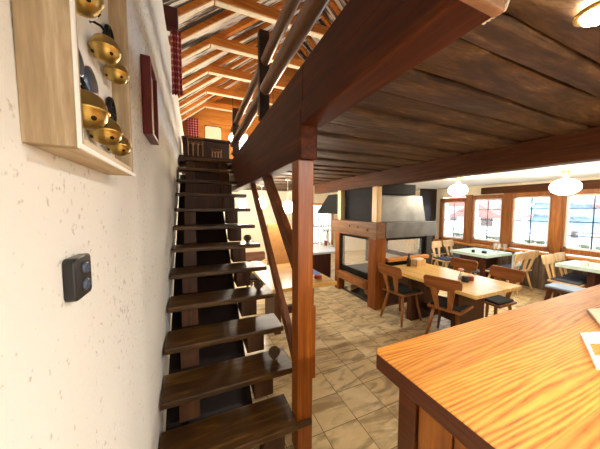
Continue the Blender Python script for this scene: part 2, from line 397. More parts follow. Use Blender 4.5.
# daylight windows: gable and the added one behind
def simple_window(n, x0, x1, y, z0, z1, label, cols):
    w = thing('window_%d' % n, label, 'window', ((x0+x1)/2, y, z0), kind='structure')
    m = MB()
    for a in ((x0-.05, x0+.03, z0-.05, z1+.05), (x1-.03, x1+.05, z0-.05, z1+.05), (x0-.05, x1+.05, z0-.05, z0+.03), (x0-.05, x1+.05, z1-.03, z1+.05)):
        m.box(a[0], a[1], y-.04, y+.05, a[2], a[3])
    m.build('window_frame', 'pine', w, bevel=.005)
    k = MB()
    for i in range(1, cols): xx = x0+(x1-x0)*i/cols; k.box(xx-.015, xx+.015, y, y+.03, z0, z1)
    k.box(x0, x1, y, y+.03, (z0+z1)/2-.012, (z0+z1)/2+.012)
    k.build('muntin_bars', 'pine', w)
    box(x0, x1, y+.01, y+.016, z0, z1).build('pane', 'glass', w)
simple_window(5, gx0, gx1, YB, gz0, gz1, 'bright small window in the gable behind the gallery railing', 2)
simple_window(7, 3.9, 4.8, YB, .4, 1.85, 'tall window behind the pale slatted screen in the back room', 2)
simple_window(6, 1.0, 2.6, YR-.06, .9, 2.15, 'unseen wide window added behind the bar for fill daylight', 3)  # out of view, added to let fill daylight in

# timber on the window wall
tag(box(XR-.07, XR, YR, 3.75, 2.06, 2.22).build('trim_1', 'beamC', bevel=.01), 'old brown lintel beam above the windows', 'beam', kind='structure')
mu = MB()
for y in (4.04, 3.20, 2.355): mu.box(XR-.05, XR, y-.075, y+.075, .78, 2.06)
tag(mu.build('trim_2', 'frame', bevel=.006), 'orange wood posts between the windows', 'window trim', kind='structure')
tag(box(XR-.09, XR, YR, 5.0, .745, .80).build('trim_3', 'pine', bevel=.008), 'orange wood ledge below the windows', 'window ledge', kind='structure')
wc = MB(); y = YR
while y < 4.98:
    w = random.uniform(.08, .12); wc.box(XR-.03-random.uniform(0, .012), XR, y, y+w-.006, .02, .745); y += w
M['wains'] = wood('grey_wainscot_wood', lin(58,44,34), lin(104,86,70), lin(150,132,114), 'Z', rough=.6, stretch=8)
tag(wc.build('trim_4', 'wains'), 'grey brown vertical board wainscot under the windows', 'wainscot', kind='structure')
tag(box(6.0, XR, 5.0, 5.08, 0, CZ).build('wall_partition', 'darkwall'), 'dark brown boarded partition left of the windows', 'wall', kind='structure')

# boarded ceiling (irregular lapped planks running across)
cb = MB(); ylist = [YR]
fixed = [.10, .30, .483, .606, .83, 1.02]
y = YR
while y < -.15: y += random.uniform(.17, .26); ylist.append(y)
ylist = [v for v in ylist if v < .0]+fixed
y = 1.02
while y < YB-.2: y += random.uniform(.15, .26); ylist.append(min(y, YB))
if ylist[-1] < YB: ylist.append(YB)
for i, (a, b) in enumerate(zip(ylist, ylist[1:])):
    dz = (.014 if i % 2 else 0)+random.uniform(0, .006); ph = random.uniform(0, 9)
    n = 24; top = CZ+.1
    rows = []
    for k in range(n+1):
        x = .70+(2.86-.70)*k/n
        w1 = .006*math.sin(x*3+ph)+random.uniform(-.002, .002); w2 = .006*math.sin(x*2.3+ph*2)+random.uniform(-.002, .002)
        ya, yb_ = a+w1+.004, b+w2-.004
        za = CZ+dz+.004*math.sin(x*4+ph); zb = CZ+dz+.007+.004*math.sin(x*3.3+ph)
        rows.append([cb.bm.verts.new(q) for q in ((x,ya,za+.008),(x,ya+.012,za),(x,(ya+yb_)/2,(za+zb)/2-.004),(x,yb_-.012,zb),(x,yb_,zb+.01),(x,yb_,top),(x,ya,top))])
    for A, B in zip(rows, rows[1:]):
        for j in range(7): cb.bm.faces.new((A[j], B[j], B[(j+1)%7], A[(j+1)%7]))
    cb.bm.faces.new(rows[0]); cb.bm.faces.new(rows[-1][::-1])
tag(cb.build('ceiling', 'boards'), 'low ceiling of rough brown planks', 'ceiling', kind='structure')
tag(box(2.86, 6.85, YR, YB, CZ, CZ+.1).build('ceiling', 'white'), 'white plaster ceiling over the dining area', 'ceiling', kind='structure')
tag(box(.70, 6.85, YR, YB, CZ+.12, 2.56).build('floor', 'darkwood'), 'gallery floor above the low ceiling', 'floor', kind='structure')
tag(box(XL, .70, 4.62, YB, 2.40, 2.60).build('floor', 'darkwood'), 'dark landing floor at the head of the stairs', 'floor', kind='structure')

# roof
SL = .79; KX, KZ = .30, 4.60
rz = lambda x: KZ+SL*(x-KX)
RX = 3.3
rb = MB()
rb.hexa([(-1.0,YR,rz(-1)+.096),(RX,YR,rz(RX)+.096),(RX,YB,rz(RX)+.096),(-1.0,YB,rz(-1)+.096),(-1.0,YR,rz(-1)+.156),(RX,YR,rz(RX)+.156),(RX,YB,rz(RX)+.156),(-1.0,YB,rz(-1)+.156)])
rz2 = lambda x: rz(RX)-(x-RX)*SL
rb.hexa([(RX,YR,rz2(RX)+.096),(6.9,YR,rz2(6.9)+.096),(6.9,YB,rz2(6.9)+.096),(RX,YB,rz2(RX)+.096),(RX,YR,rz2(RX)+.156),(6.9,YR,rz2(6.9)+.156),(6.9,YB,rz2(6.9)+.156),(RX,YB,rz2(RX)+.156)])
tag(rb.build('roof', 'roofboards'), 'underside of the roof in flaking whitewashed boards', 'roof', kind='structure')
tr_y = [.9, 1.85, 2.8, 3.777, 4.759, 5.69, 6.65, 7.6]
proto_t = thing('roof_truss', 'x', 'roof truss', (0, 0, 0), 'roof trusses with collar beams')
def slope_bar(x0, x1, lo, hi, w):
    f = rz if x1 <= RX else rz2
    return MB().hexa([(x0,-w/2,f(x0)+lo),(x1,-w/2,f(x1)+lo),(x1,w/2,f(x1)+lo),(x0,w/2,f(x0)+lo),(x0,-w/2,f(x0)+hi),(x1,-w/2,f(x1)+hi),(x1,w/2,f(x1)+hi),(x0,w/2,f(x0)+hi)])
slope_bar(-.95, RX, 0, .095, .11).build('rafter', 'rafter', proto_t, local=True)
slope_bar(RX, 6.8, 0, .095, .11).build('rafter', 'rafter', proto_t, local=True)
slope_bar(-.95, KX, -.014, 0, .08).build('pale_lit_strip', 'pale_lit_strip', proto_t, local=True)  # added strip; the lit underside is put into its pale colour
box(KX, 6.1, -.06, .06, KZ+.001, KZ+.14).build('collar_tie', 'rafter', proto_t, local=True)
box(KX+.02, 6.1, -.045, .045, KZ-.013, KZ).build('pale_lit_strip', 'pale_lit_strip', proto_t, local=True)
t_lab = ['roof truss nearest the viewer', 'second roof truss from the viewer', 'third roof truss from the viewer, above the checked curtain', 'collar-beam truss crossing above the gallery newel post',
         'collar-beam truss with the knee just right of the checked curtain top', 'third collar-beam truss from the gable', 'second collar-beam truss from the gable', 'collar-beam truss closest to the golden gable']
for i, yy in enumerate(tr_y):
    o = proto_t if i == 0 else dup(proto_t, (0, yy, 0))
    o.location = (0, yy, 0); o['label'] = t_lab[i]
proto_r = thing('roof_rafter', 'x', 'rafter', (0,0,0), 'single rafters between the trusses')
slope_bar(-.95, RX, 0, .095, .10).build('rafter_timber', 'rafter', proto_r, local=True)
slope_bar(RX, 6.8, 0, .095, .10).build('rafter_timber', 'rafter', proto_r, local=True)
slope_bar(-.95, RX, -.014, 0, .075).build('pale_lit_strip', 'pale_lit_strip', proto_r, local=True)  # same added strip, carrying the lamplight under the single rafters
for i in range(7):
    yy = (tr_y[i]+tr_y[i+1])/2
    o = proto_r if i == 0 else dup(proto_r, (0, yy, 0))
    o.location = (0, yy, 0)
    o['label'] = ['single rafter closest to the viewer', 'single rafter second from the viewer', 'single rafter third from the viewer, over the curtain', 'single rafter right behind the truss above the newel post', 'single rafter third from the gable', 'single rafter second from the gable', 'single rafter closest to the gable'][i]

# ------------------------------------------------------------------ beams, post and railings
XP0, XP1 = .585, .72
sp = thing('stair_post', 'square orange brown post carrying the gallery beam beside the stairs', 'post', (.65, 1.46, 0))
box(.60, .712, 1.42, 1.53, 0, 2.0).build('shaft', 'post', sp, bevel=.006)
box(.713, .745, 1.44, 1.51, .50, 1.02).build('side_block', 'post', sp, bevel=.006)
tag(box(.60, .72, 1.385, 4.62, 2.0, 2.30).build('gallery_beam', 'beam', bevel=.008), 'brown lower beam from the post to the stair head', 'beam', kind='structure')
gb = thing('gallery_edge_beam', 'long red brown beam running overhead towards the viewer', 'beam', (.66, .4, 2.2), kind='structure')
box(.60, .745, .40, 1.384, 2.2, 2.33).build('beam_timber', 'beam', gb, bevel=.008)
box(.597, .748, .392, .42, 2.197, 2.333).build('end_cap', 'beam_end', gb, bevel=.006)
cw = MB()
for k in range(5): cw.tube([(.755+.0*k, .40+k*.012, 2.21), (.775, .40+k*.012, 2.25), (.775, .40+k*.012, 2.30)], .006, 6)
cw.build('rope_wrap', 'pale_lit_strip', gb)
tag(box(.615, .70, -.6, 1.384, 2.331, 2.57).build('gallery_fascia', 'beam', bevel=.006), 'wide brown fascia board above the near beam', 'beam', kind='structure')
tag(box(.615, .70, 1.386, 4.62, 2.301, 2.57).build('gallery_fascia', 'beam', bevel=.006), 'wide brown fascia board under the gallery railing', 'beam', kind='structure')
gr = thing('gallery_railing', 'glossy brown two-rail gallery railing with turned-edge posts above the stairs', 'railing', (.66, 2.4, 2.57))
gr['label'] = 'glossy brown two-rail gallery railing above the stairs'
for zz, yy0, rr_ in ((3.13, .5, .046), (2.86, .5, .056)):
    m = MB(); n = 14
    pts = [(.655, yy0+(4.62-yy0)*k/n, zz) for k in range(n+1)]
    m.tube(pts, rr_, 12); m.build('rail', 'rail', gr, smooth=True)
for yy, zt in ((2.42, 3.42), (4.24, 3.36), (.6, 3.2)):
    box(.598, .699, yy-.035, yy+.035, 2.571, zt).build('newel', 'darkwood', gr, bevel=.006)
tag(box(.70, 3.2, -.1, .88, 2.95, 3.1).build('gallery_header', 'darkwood', bevel=.006), 'dark timber crossing above the near end of the gallery', 'beam', kind='structure')
sr = thing('stair_railing', 'pair of sloping brown handrails between post and gallery beam', 'railing', (.66, 1.6, .5))
MB().bar((.66, 1.555, .53), (.66, 3.10, 2.08), .05, .075).build('rail', 'brace', sr, bevel=.008)
MB().bar((.66, 1.565, 1.28), (.66, 2.42, 2.06), .06, .115).build('rail', 'brace', sr, bevel=.008)
bc = thing('dining_beam', 'long heavy brown ceiling beam resting on the fireplace post', 'beam', (2.78, 1, 2.06), kind='structure')
box(2.714, 2.86, YR, 5.4, 2.06, 2.30).build('beam_timber', 'beamC', bc, bevel=.012)

# ------------------------------------------------------------------ staircase
RI, GO, Y1 = .206, .269, 1.393
st = thing('staircase', 'steep open dark wooden stairs along the white wall', 'stairs', (.2, 1.4, 0))
for k in range(1, 13):
    y0 = Y1+GO*(k-1); z1 = RI*k+.044
    x1 = .684 if k < 10 else .60
    m = MB(); n = 8
    yb = y0+.30
    m.box(XL+.005, x1 if k > 1 else .598, y0, yb, RI*k, z1)
    if k == 1: m.box(.5981, .70, y0, 1.419, RI*k, z1)
    m.build('tread', 'tread', st, bevel=.008)
for xa, xb in ((-.135, -.005), (.375, .52)):
    m = MB()
    for k in range(1, 13):
        y0 = Y1+GO*(k-1)+.055
        zb = RI*(k-1)+.0445 if k > 1 else 0
        m.prism([(y0, zb), (y0+.24, zb), (y0+.24, RI*k-.0005), (y0, RI*k-.0005)], 'X', xa, xb)
    m.build('stringer', 'stringer', st, bevel=.004)
for k in (9, 10, 11, 12):
    y0 = Y1+GO*(k-1)+.09
    box(-.004, .374, y0, y0+.02, RI*(k-1)+.045, RI*k-.001).build('riser_board', 'stringer', st)
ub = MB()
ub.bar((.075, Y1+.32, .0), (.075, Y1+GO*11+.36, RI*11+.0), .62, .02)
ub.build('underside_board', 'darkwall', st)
# pine cones
cproto = thing('pine_cone', 'x', 'pine cone', (0,0,0), 'pine cones on the stair treads')
m = MB()
for i in range(9):
    f = i/8; r_ = .030*math.sin(math.pi*(.15+.8*(1-f)))+.006; z = .008+f*.068
    for j in range(9):
        a = 2*math.pi*(j/9)+i*.35
        c_ = Vector((r_*math.cos(a), r_*math.sin(a), z)); o_ = Vector((math.cos(a), math.sin(a), .35))
        sd = Vector((-math.sin(a), math.cos(a), 0))
        m.bar(c_-o_*.010, c_+o_*.006, .013, .005)
m.tube([(0,0,.0),(0,0,.03),(0,0,.075)], [.014,.022,.004], 8)
m.build('scales', 'cone', cproto, local=True)
for i, (k, yo, lab) in enumerate(((2, .17, 'pine cone on the second visible stair tread, largest in view'), (4, .17, 'pine cone on the stair tread beside the light wood table'), (6, .17, 'small pine cone on the highest tread holding one'))):
    loc = (.565, Y1+GO*(k-1)+yo, RI*k+.0445)
    o = cproto if i == 0 else dup(cproto, loc)
    o.location = loc; o['label'] = lab; o.scale = (1.15,)*3

# ------------------------------------------------------------------ things on the left wall
DX = -.179
dc = thing('display_case', 'weathered wooden wall case open at the front, holding brass bells', 'display case', (-.24, .70, 1.79))
box(XL-.006, DX, .525, .55, 1.79, 2.32).build('side_panel', 'case', dc, bevel=.002)
box(XL-.006, DX, .897, .921, 1.79, 2.32).build('side_panel', 'case', dc, bevel=.002)
box(XL-.006, DX, .551, .896, 1.79, 1.812).build('bottom_panel', 'caseY', dc, bevel=.002)
box(XL-.006, DX, .551, .896, 2.298, 2.32).build('top_panel', 'caseY', dc, bevel=.002)
box(XL-.006, XL+.023, .551, .896, 1.813, 2.297).build('back_panel', 'white', dc)
rim = MB(); rim.box(DX, DX+.004, .523, .531, 1.788, 2.322); rim.box(DX, DX+.004, .531, .923, 1.788, 1.797)
rim.build('lit_front_edge', 'white', dc)  # white strip stands in for light caught on the front rim
def bell(loc, s, label, proto=[None]):
    if proto[0] is None:
        b = thing('brass_bell', label, 'bell', loc, 'brass bells in the wall case')
        m = MB()
        prof = [(.002,.031),(.014,.0305),(.024,.024),(.0300,.013),(.0315,.003),(.0345,.0015),(.0345,-.0015),(.0315,-.003),(.0300,-.013),(.024,-.022),(.013,-.029),(0,-.031)]
        m.lathe(prof, (0,0,0), 22); m.build('bell_body', 'brass', b, smooth=True, local=True)
        for a in (0.6, 2.2, 3.8, 5.4):
            h = MB()
            p_ = Vector((math.cos(a)*.0265, math.sin(a)*.0265, -.0165)); d_ = Vector((math.cos(a), math.sin(a), -.5)).normalized()
            h.tube([p_-d_*.004, p_+d_*.0025], .0042, 8)
            h.build('sound_hole', 'iron', b, local=True)
        k = MB(); k.tube([(0,0,.029),(0,0,.045),(-.006,0,.056),(-.020,0,.062),(-.030,0,.060)], .0032, 7)
        k.tube([(0,-.010,.036),(0,.010,.036)], .003, 6)
        k.build('hanger', 'iron', b, smooth=True, local=True); proto[0] = b; o = b
    else: o = dup(proto[0], loc, label=label)
    o.location = loc; o.scale = (s,)*3
    return o
bx = -.188
bell((bx, .598, 2.082), 1.0, 'brass bell at the top left of the wall case')
bell((bx, .730, 2.062), .92, 'brass bell in the middle of the upper row in the wall case')
bell((bx, .815, 2.050), .85, 'upper brass bell nearest the far side panel of the wall case')
bell((bx, .592, 1.872), 1.1, 'largest low brass bell at the near end of the wall case')
bell((bx, .702, 1.864), .98, 'middle brass bell of the bottom row in the wall case')
bell((bx, .803, 1.856), .85, 'small brass bell in the bottom far corner of the wall case')
for i, (yy, zz, r_, lab) in enumerate(((.648, 1.985, .036, 'round blue grey steel disc at the near edge of the wall case'), (.725, 1.972, .040, 'oval looking blue steel disc in the middle of the wall case'))):
    d = thing('steel_disc', lab, 'metal disc', (XL+0.0250, yy, zz), 'steel discs in the wall case')
    MB().lathe([(0,.004),(r_*.6,.007),(r_,.002),(r_,-.001),(0,-.001)], (XL+0.0255, yy, zz), 24, 'X').build('plate', 'disc', d, smooth=True)
    MB().tube([(XL+0.0310, yy, zz-r_*.9), (XL+0.0410, yy+.01, zz-r_-.02), (XL+0.0410, yy+.03, zz-r_-.045), (XL+0.0390, yy+.055, zz-r_-.04), (XL+0.0370, yy+.06, zz-r_-.015)], .0035, 7).build('scroll_hook', 'iron', d, smooth=True)
for yy, zz, lab in ((.862, 2.155, 'upper black openwork iron ornament in the wall case'), (.845, 1.955, 'lower black openwork iron ornament in the wall case')):
    d = thing('iron_ornament', lab, 'iron ornament', (XL+0.0250, yy, zz), 'black iron ornaments in the wall case')
    m = MB()
    for a in range(8):
        an = a*math.pi/4
        m.tube([(XL+0.0310, yy, zz), (XL+0.0330, yy+.03*math.cos(an), zz+.036*math.sin(an))], .003, 6)
    m.tube([(XL+0.0320, yy+.03*math.cos(t_*math.pi/10), zz+.036*math.sin(t_*math.pi/10)) for t_ in range(21)], .0055, 7)
    m.tube([(XL+0.0320, yy+.014*math.cos(t_*math.pi/6), zz+.017*math.sin(t_*math.pi/6)) for t_ in range(13)], .0035, 7)
    m.build('openwork', 'iron', d)
    MB().tube([(XL+0.0310, yy, zz-.036), (XL+0.0410, yy+.01, zz-.06), (XL+0.0410, yy+.03, zz-.075), (XL+0.0390, yy+.045, zz-.062)], .0035, 7).build('scroll_hook', 'iron', d, smooth=True)

sw = thing('light_switch', 'black double light switch on the white stucco wall', 'light switch', (XL, .672, 1.53))
def rr(cx, cy, w, h, r_, n=5):
    out = []
    for (sx, sy, a0) in ((1,1,0),(-1,1,90),(-1,-1,180),(1,-1,270)):
        for k in range(n+1):
            a = R(a0+90*k/n); out.append((cx+sx*(w/2-r_)+r_*math.cos(a), cy+sy*(h/2-r_)+r_*math.sin(a)))
    return out
MB().prism(rr(.660, 1.540, .084, .090, .012), 'X', XL-.004, XL+.016).build('cover_plate', 'black_plastic', sw, bevel=.003)
for zz in (1.559, 1.521):
    kb = MB().lathe([(.0135,0),(.0135,.004),(.010,.006),(.006,.006),(.005,.003),(0,.003)], (XL+.0162, .664, zz), 18, 'X').build('rotary_knob', 'grey_knob', sw, smooth=True)
pf = thing('picture_frame', 'small picture in a deep dark red frame on the stairway wall', 'picture', (XL, 1.7, 2.3))
pz0, pz1, py0, py1, px = 2.09, 2.50, 1.545, 1.80, -.205
m = MB(); m.box(XL-.008, px, py0, py0+.022, pz0, pz1); m.box(XL-.008, px, py1-.022, py1, pz0, pz1); m.box(XL-.008, px, py0+.022, py1-.022, pz0, pz0+.022); m.box(XL-.008, px, py0+.022, py1-.022, pz1-.022, pz1)
m.build('frame_moulding', 'red_frame', pf, bevel=.003)
box(XL, XL+.016, py0+.023, py1-.023, pz0+.023, pz1-.023).build('print', 'picture', pf)

# curtains
def curtain(name, label, x0, x1, y, z0, z1, folds, amp=.025, along='X'):
    m = MB()
    def fn(u, v):
        a = amp*math.sin(u*folds*2*math.pi)*(.5+.5*(1-v)); taper = 1-.15*abs(v-.55)
        if along == 'X': return (x0+(x1-x0)*u, y+a, z0+(z1-z0)*v)
        return (x0+a, x1+(y-x1)*u, z0+(z1-z0)*v)
    m.grid(40, 16, fn)
    return tag(m.build(name, 'check', smooth=True, solid=.004), label, 'curtain', 'red checked curtains')
curtain('checked_curtain', 'red checked curtain hanging above the white stairway wall', -.232, -.118, 3.4, 3.08, 3.83, 4, .02)
curtain('checked_curtain', 'small red checked curtain at the far gable beside the cream hanging', -.19, .13, 7.85, 3.55, 4.32, 5)
tag(box(-.40, -.143, 3.34, 3.46, 3.84, 4.06).build('curtain_board', 'red_timber', bevel=.01), 'dark red board above the checked curtain', 'board')
wh = thing('wall_hanging', 'cream cloth hanging on the far gable', 'wall hanging', (.54, 7.95, 3.77))
MB().prism(rr(.54, 3.97, .46, .42, .07), 'Y', 7.95, 7.985).build('cloth_panel', 'paper', wh)
MB().tube([(.30,7.965,4.19),(.78,7.965,4.19)], .012, 8).build('hanging_rod', 'darkwood', wh)

# landing: chest and lanterns
ch = thing('landing_chest', 'dark wooden chest at the head of the stairs', 'chest', (.22, 5.4, 2.6))
box(-.2, .66, 5.2, 5.65, 2.66, 3.02).build('chest_body', 'darkwood', ch, bevel=.008)
box(-.22, .68, 5.18, 5.67, 3.021, 3.075).build('lid', 'darkwood', ch, bevel=.008)
for xx in (-.18, .60):
    for yy in (5.22, 5.6): box(xx, xx+.05, yy, yy+.05, 2.6, 2.659).build('foot', 'darkwood', ch)
def lantern(cx, cy, z, w, h, label):
    l = thing('arched_lantern', label, 'lantern', (cx, cy, z), 'arched lanterns on the landing')
    m = MB(); n = 10
    arch = lambda x0, x1, y: [(x0,y,z+.02),(x0,y,z+h*.6)]+[((x0+x1)/2-(x1-x0)/2*math.cos(math.pi*k/n), y, z+h*.6+(x1-x0)/2*math.sin(math.pi*k/n)*1.2) for k in range(1,n)]+[(x1,y,z+h*.6),(x1,y,z+.02)]
    for y in (cy-w*.25, cy+w*.25):
        for i in range(3):
            a = cx-w/2+w/3*i; m.tube(arch(a+.004, a+w/3-.004, y), .006, 6)
        m.tube([(cx-w/2,y,z+.02),(cx-w/2,y,z+h*.8)], .006, 6); m.tube([(cx+w/2,y,z+.02),(cx+w/2,y,z+h*.8)], .006, 6)
    m.build('cage', 'lattice', l)
    box(cx-w/2-.01, cx+w/2+.01, cy-w*.25-.012, cy+w*.25+.012, z, z+.02).build('plinth', 'lattice', l)
    box(cx-w/2-.01, cx+w/2+.01, cy-w*.25-.012, cy+w*.25+.012, z+h*.84, z+h*.87).build('roof_plate', 'lattice', l)
lantern(.02, 4.92, 2.601, .25, .42, 'larger arched metal lantern on the stair landing')
lantern(.39, 4.92, 2.601, .16, .24, 'smaller arched metal lantern on the stair landing')

# ------------------------------------------------------------------ bar
bt = MB(); ch_ = .028
bt.prism([(.662, .25), (.662, .742), (.690, .772), (3.6, .772), (3.6, -.20), (.662, -.20)], 'Z', 1.035, 1.10)
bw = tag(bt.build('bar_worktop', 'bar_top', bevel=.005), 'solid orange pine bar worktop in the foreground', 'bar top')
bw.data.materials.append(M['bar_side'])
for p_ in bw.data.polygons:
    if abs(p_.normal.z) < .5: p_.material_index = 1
bb = thing('bar_counter', 'orange brown boarded bar front below the worktop', 'bar counter', (2.1, .3, 0))
box(.77, 3.58, -.12, .69, 0, 1.034).build('carcass', 'bar_panel', bb, bevel=.004)
m = MB()
box(.745, .769, .62, .70, 0, 1.034).build('corner_post', 'bar_side', bb, bevel=.004)
y = .615
for i in range(5):
    box(.755, .769, y-.13, y-.005, .02, 1.03).build('front_board', 'bar_panel', bb, bevel=.003); y -= .135
# things on the bar
cd = thing('menu_stand', 'cream plywood stand with triangular cut-out on the bar', 'menu stand', (1.6, .43, 1.10))
m = MB()
outer = [(1.335,.345),(1.635,.478),(1.90,.40),(1.70,.24)]; 
inner = [(1.43,.375),(1.565,.432),(1.70,.385),(1.60,.315)]
for z0_, z1_ in ((1.1005, 1.112),):
    for i in range(4):
        a, b = outer[i], outer[(i+1)%4]; c_, d_ = inner[(i+1)%4], inner[i]
        m.hexa([(a[0],a[1],z0_),(b[0],b[1],z0_),(c_[0],c_[1],z0_),(d_[0],d_[1],z0_),(a[0],a[1],z1_),(b[0],b[1],z1_),(c_[0],c_[1],z1_),(d_[0],d_[1],z1_)])
m.build('plywood_plate', 'paper', cd)
cs = thing('menu_card', 'beige menu card lying behind the plywood stand', 'menu card', (2.1, .5, 1.10))
MB().prism([(1.80,.455),(2.06,.582),(2.32,.50),(2.05,.37)], 'Z', 1.101, 1.116).build('card', 'beige', cs)
MB().prism([(1.795,.452),(2.06,.587),(2.33,.50),(2.05,.365)], 'Z', 1.1003, 1.1008).build('backing', 'darkwood', cs)

# ------------------------------------------------------------------ fireplace
fp = thing('fireplace', 'open central fireplace with black steel hood, timber mantel and glass sides', 'fireplace', (3.36, 3.7, 0))
FX0, FX1, FY0, FY1 = 2.70, 4.03, 3.10, 4.42
box(2.69, 2.90, 3.08, 3.28, 0, 1.20).build('corner_post', 'post', fp, bevel=.012)
box(2.70, 2.80, 3.10, 3.22, 1.47, 2.058).build('upper_post', 'chair_pale', fp, bevel=.008)  # pale wood colour carries the glare on both upper posts
box(2.70, 2.80, 4.16, 4.28, 1.47, 2.058).build('upper_post', 'chair_pale', fp, bevel=.008)
box(2.71, 2.86, 4.22, 4.38, 0, 1.20).build('corner_post', 'post', fp, bevel=.012)
box(3.90, 4.04, 3.12, 3.26, 0, 1.20).build('corner_post', 'darksteel', fp, bevel=.004)
box(3.90, 4.04, 4.24, 4.38, 0, 1.20).build('corner_post', 'darksteel', fp, bevel=.004)
box(2.67, 2.86, 3.06, 4.46, 1.201, 1.469).build('mantel_beam', 'rail', fp, bevel=.012)  # paler, pinker wood stands in for glare on this beam
MB().tube([(2.665,3.55,1.36),(2.672,3.55,1.36)], .02, 10).tube([(2.665,3.8,1.37),(2.672,3.8,1.37)], .02, 10).tube([(2.665,3.28,1.33),(2.672,3.28,1.33)], .026, 10).build('mantel_bolts', 'iron', fp)
box(2.861, 4.05, 3.05, 3.20, 1.205, 1.465).build('steel_mantel', 'steel', fp, bevel=.004)
box(2.861, 4.05, 4.28, 4.45, 1.205, 1.465).build('steel_mantel', 'darksteel', fp, bevel=.004)
box(3.90, 4.05, 3.201, 4.279, 1.205, 1.465).build('steel_mantel', 'darksteel', fp, bevel=.004)
# hood
m = MB(); z0, z1 = 1.47, 2.05
m.hexa([(2.82,3.20,z0),(3.95,3.20,z0),(3.95,4.36,z0),(2.82,4.36,z0),(2.86,3.24,1.93),(3.88,3.24,1.93),(3.88,4.30,1.93),(2.86,4.30,1.93)])
m.build('hood', 'steel', fp, bevel=.004)
box(2.81, 2.818, 3.23, 4.15, 1.475, 2.04).build('hood_side_plate', 'blacksteel', fp)
m = MB(); m.hexa([(2.74,4.37,1.58),(3.6,4.37,1.58),(3.6,5.30,1.58),(2.74,5.30,1.58),(2.74,4.37,2.0),(3.6,4.37,2.0),(3.6,4.74,2.0),(2.74,4.74,2.0)])
m.build('rear_hood', 'blacksteel', fp, bevel=.004)
box(2.803, 3.60, 3.14, 4.34, 1.935, 2.12).build('hood_collar', 'blacksteel', fp, bevel=.004)
box(2.90, 3.5, 3.3, 4.2, 2.121, CZ-.001).build('chimney_flue', 'blacksteel', fp)
# glazed sides
def glaze(axis, c, a0, a1, z0, z1):
    m = MB(); f = .05
    for (p, q, r0, r1) in ((a0,a0+f,z0,z1),(a1-f,a1,z0,z1),(a0,a1,z0,z0+f*1.6),(a0,a1,z1-f,z1)):
        if axis == 'X': m.box(c-.02, c+.02, p, q, r0, r1)
        else: m.box(p, q, c-.02, c+.02, r0, r1)
    o = m.build('glazing_frame', 'blacksteel', fp)
    g_ = MB().box(c-.003, c+.003, a0+f, a1-f, z0+f*1.6, z1-f) if axis == 'X' else MB().box(a0+f, a1-f, c-.003, c+.003, z0+f*1.6, z1-f)
    bmesh.ops.translate(g_.bm, verts=g_.bm.verts, vec=-origin(fp)); 
    pn = g_.build('pane', 'glass', o, local=True); return o
glaze('X', 2.76, 3.285, 4.215, .47, 1.20)
glaze('Y', 3.18, 2.905, 3.895, .70, 1.20)
glaze('X', 3.97, 3.265, 4.235, .70, 1.20)
box(3.40, 3.46, 3.9, 4.23, .56, 1.19).build('back_plate', 'blacksteel', fp)
box(2.78, 3.95, 3.205, 4.215, .42, .50).build('hearth_slab', 'blacksteel', fp)
box(2.905, 3.89, 3.14, 3.20, .48, .70).build('hearth_wall', 'darksteel', fp)
box(3.91, 3.99, 3.27, 4.23, .0, .70).build('hearth_wall', 'plaster', fp)
MB().bar((2.70, 3.285, .36), (2.70, 4.215, .36), .15, .15).build('ledge_log', 'chair', fp, bevel=.04)
box(2.92, 3.88, 3.04, 3.138, .80, .86).build('shelf', 'pine', fp, bevel=.006)
box(2.92, 3.88, 3.14, 3.20, 0, .479).build('base_panel', 'tleg', fp)
box(2.80, 3.90, 3.285, 4.215, .0, .05).build('base_slab', 'darksteel', fp)
box(3.45, 3.5, 3.285, 4.215, .051, .41).build('base_back', 'blacksteel', fp)
lp = None
for i, (x, y, z, l_, a, mt, lab) in enumerate(((2.92, 3.98, .052, .30, 20, 'birch', 'pale birch log at the far end of the log recess'), (2.94, 3.48, .052, .34, 80, 'log', 'split log lying at the near end of the log recess'), (3.12, 3.78, .052, .34, 75, 'log', 'split log in the middle of the log recess'))):
    m = MB(); r_ = .055; d = Vector((math.cos(R(a)), math.sin(R(a)), 0))*l_/2; c_ = Vector((x, y, z+r_))
    m.tube([c_-d, c_-d*.3, c_+d*.4, c_+d], [r_*.96, r_, r_*.94, r_*.98], 9)
    tag(m.build('firewood_log', mt), lab, 'firewood', 'logs under the fireplace')

# ------------------------------------------------------------------ lamps
def ceiling_globe(x, y, z, r_, label):
    l = thing('globe_lamp', label, 'ceiling lamp', (x, y, CZ), 'globe lamps over the dining tables')
    MB().ball((x, y, z), r_, .72).build('globe', 'globe', l, smooth=True)
    MB().lathe([(0,CZ-.001),(.06,CZ-.001),(.06,CZ-.02),(.03,CZ-.04),(.03,z+r_*.6),(0,z+r_*.6)], (x, y, 0), 20).build('mount', 'gold_rim', l, smooth=True)
ceiling_globe(4.35, 2.88, 2.03, .15, 'glowing globe lamp nearer the fireplace hood')
ceiling_globe(5.15, 1.78, 2.03, .17, 'glowing globe lamp between the two right windows')
def pendant(x, y, z, r_, label):
    l = thing('pendant_lamp', label, 'pendant lamp', (x, y, CZ), 'pendant lamps in the back room')
    MB().ball((x, y, z), r_, 1).build('globe', 'globe_back', l, smooth=True)
    MB().tube([(x, y, z+r_), (x, y, CZ-.03)], .006, 8).build('cord', 'white', l)
    MB().lathe([(0,CZ-.002),(.05,CZ-.002),(.05,CZ-.03),(0,CZ-.03)], (x, y, 0), 16).build('ceiling_rose', 'white', l)
pendant(1.68, 4.5, 1.72, .12, 'glowing pendant globe seen between the handrail and the post')
pendant(1.54, 6.0, 1.83, .13, 'glowing pendant globe seen behind the two handrails')
pendant(1.12, 6.4, 1.82, .12, 'glowing pendant globe seen just right of the stair treads')
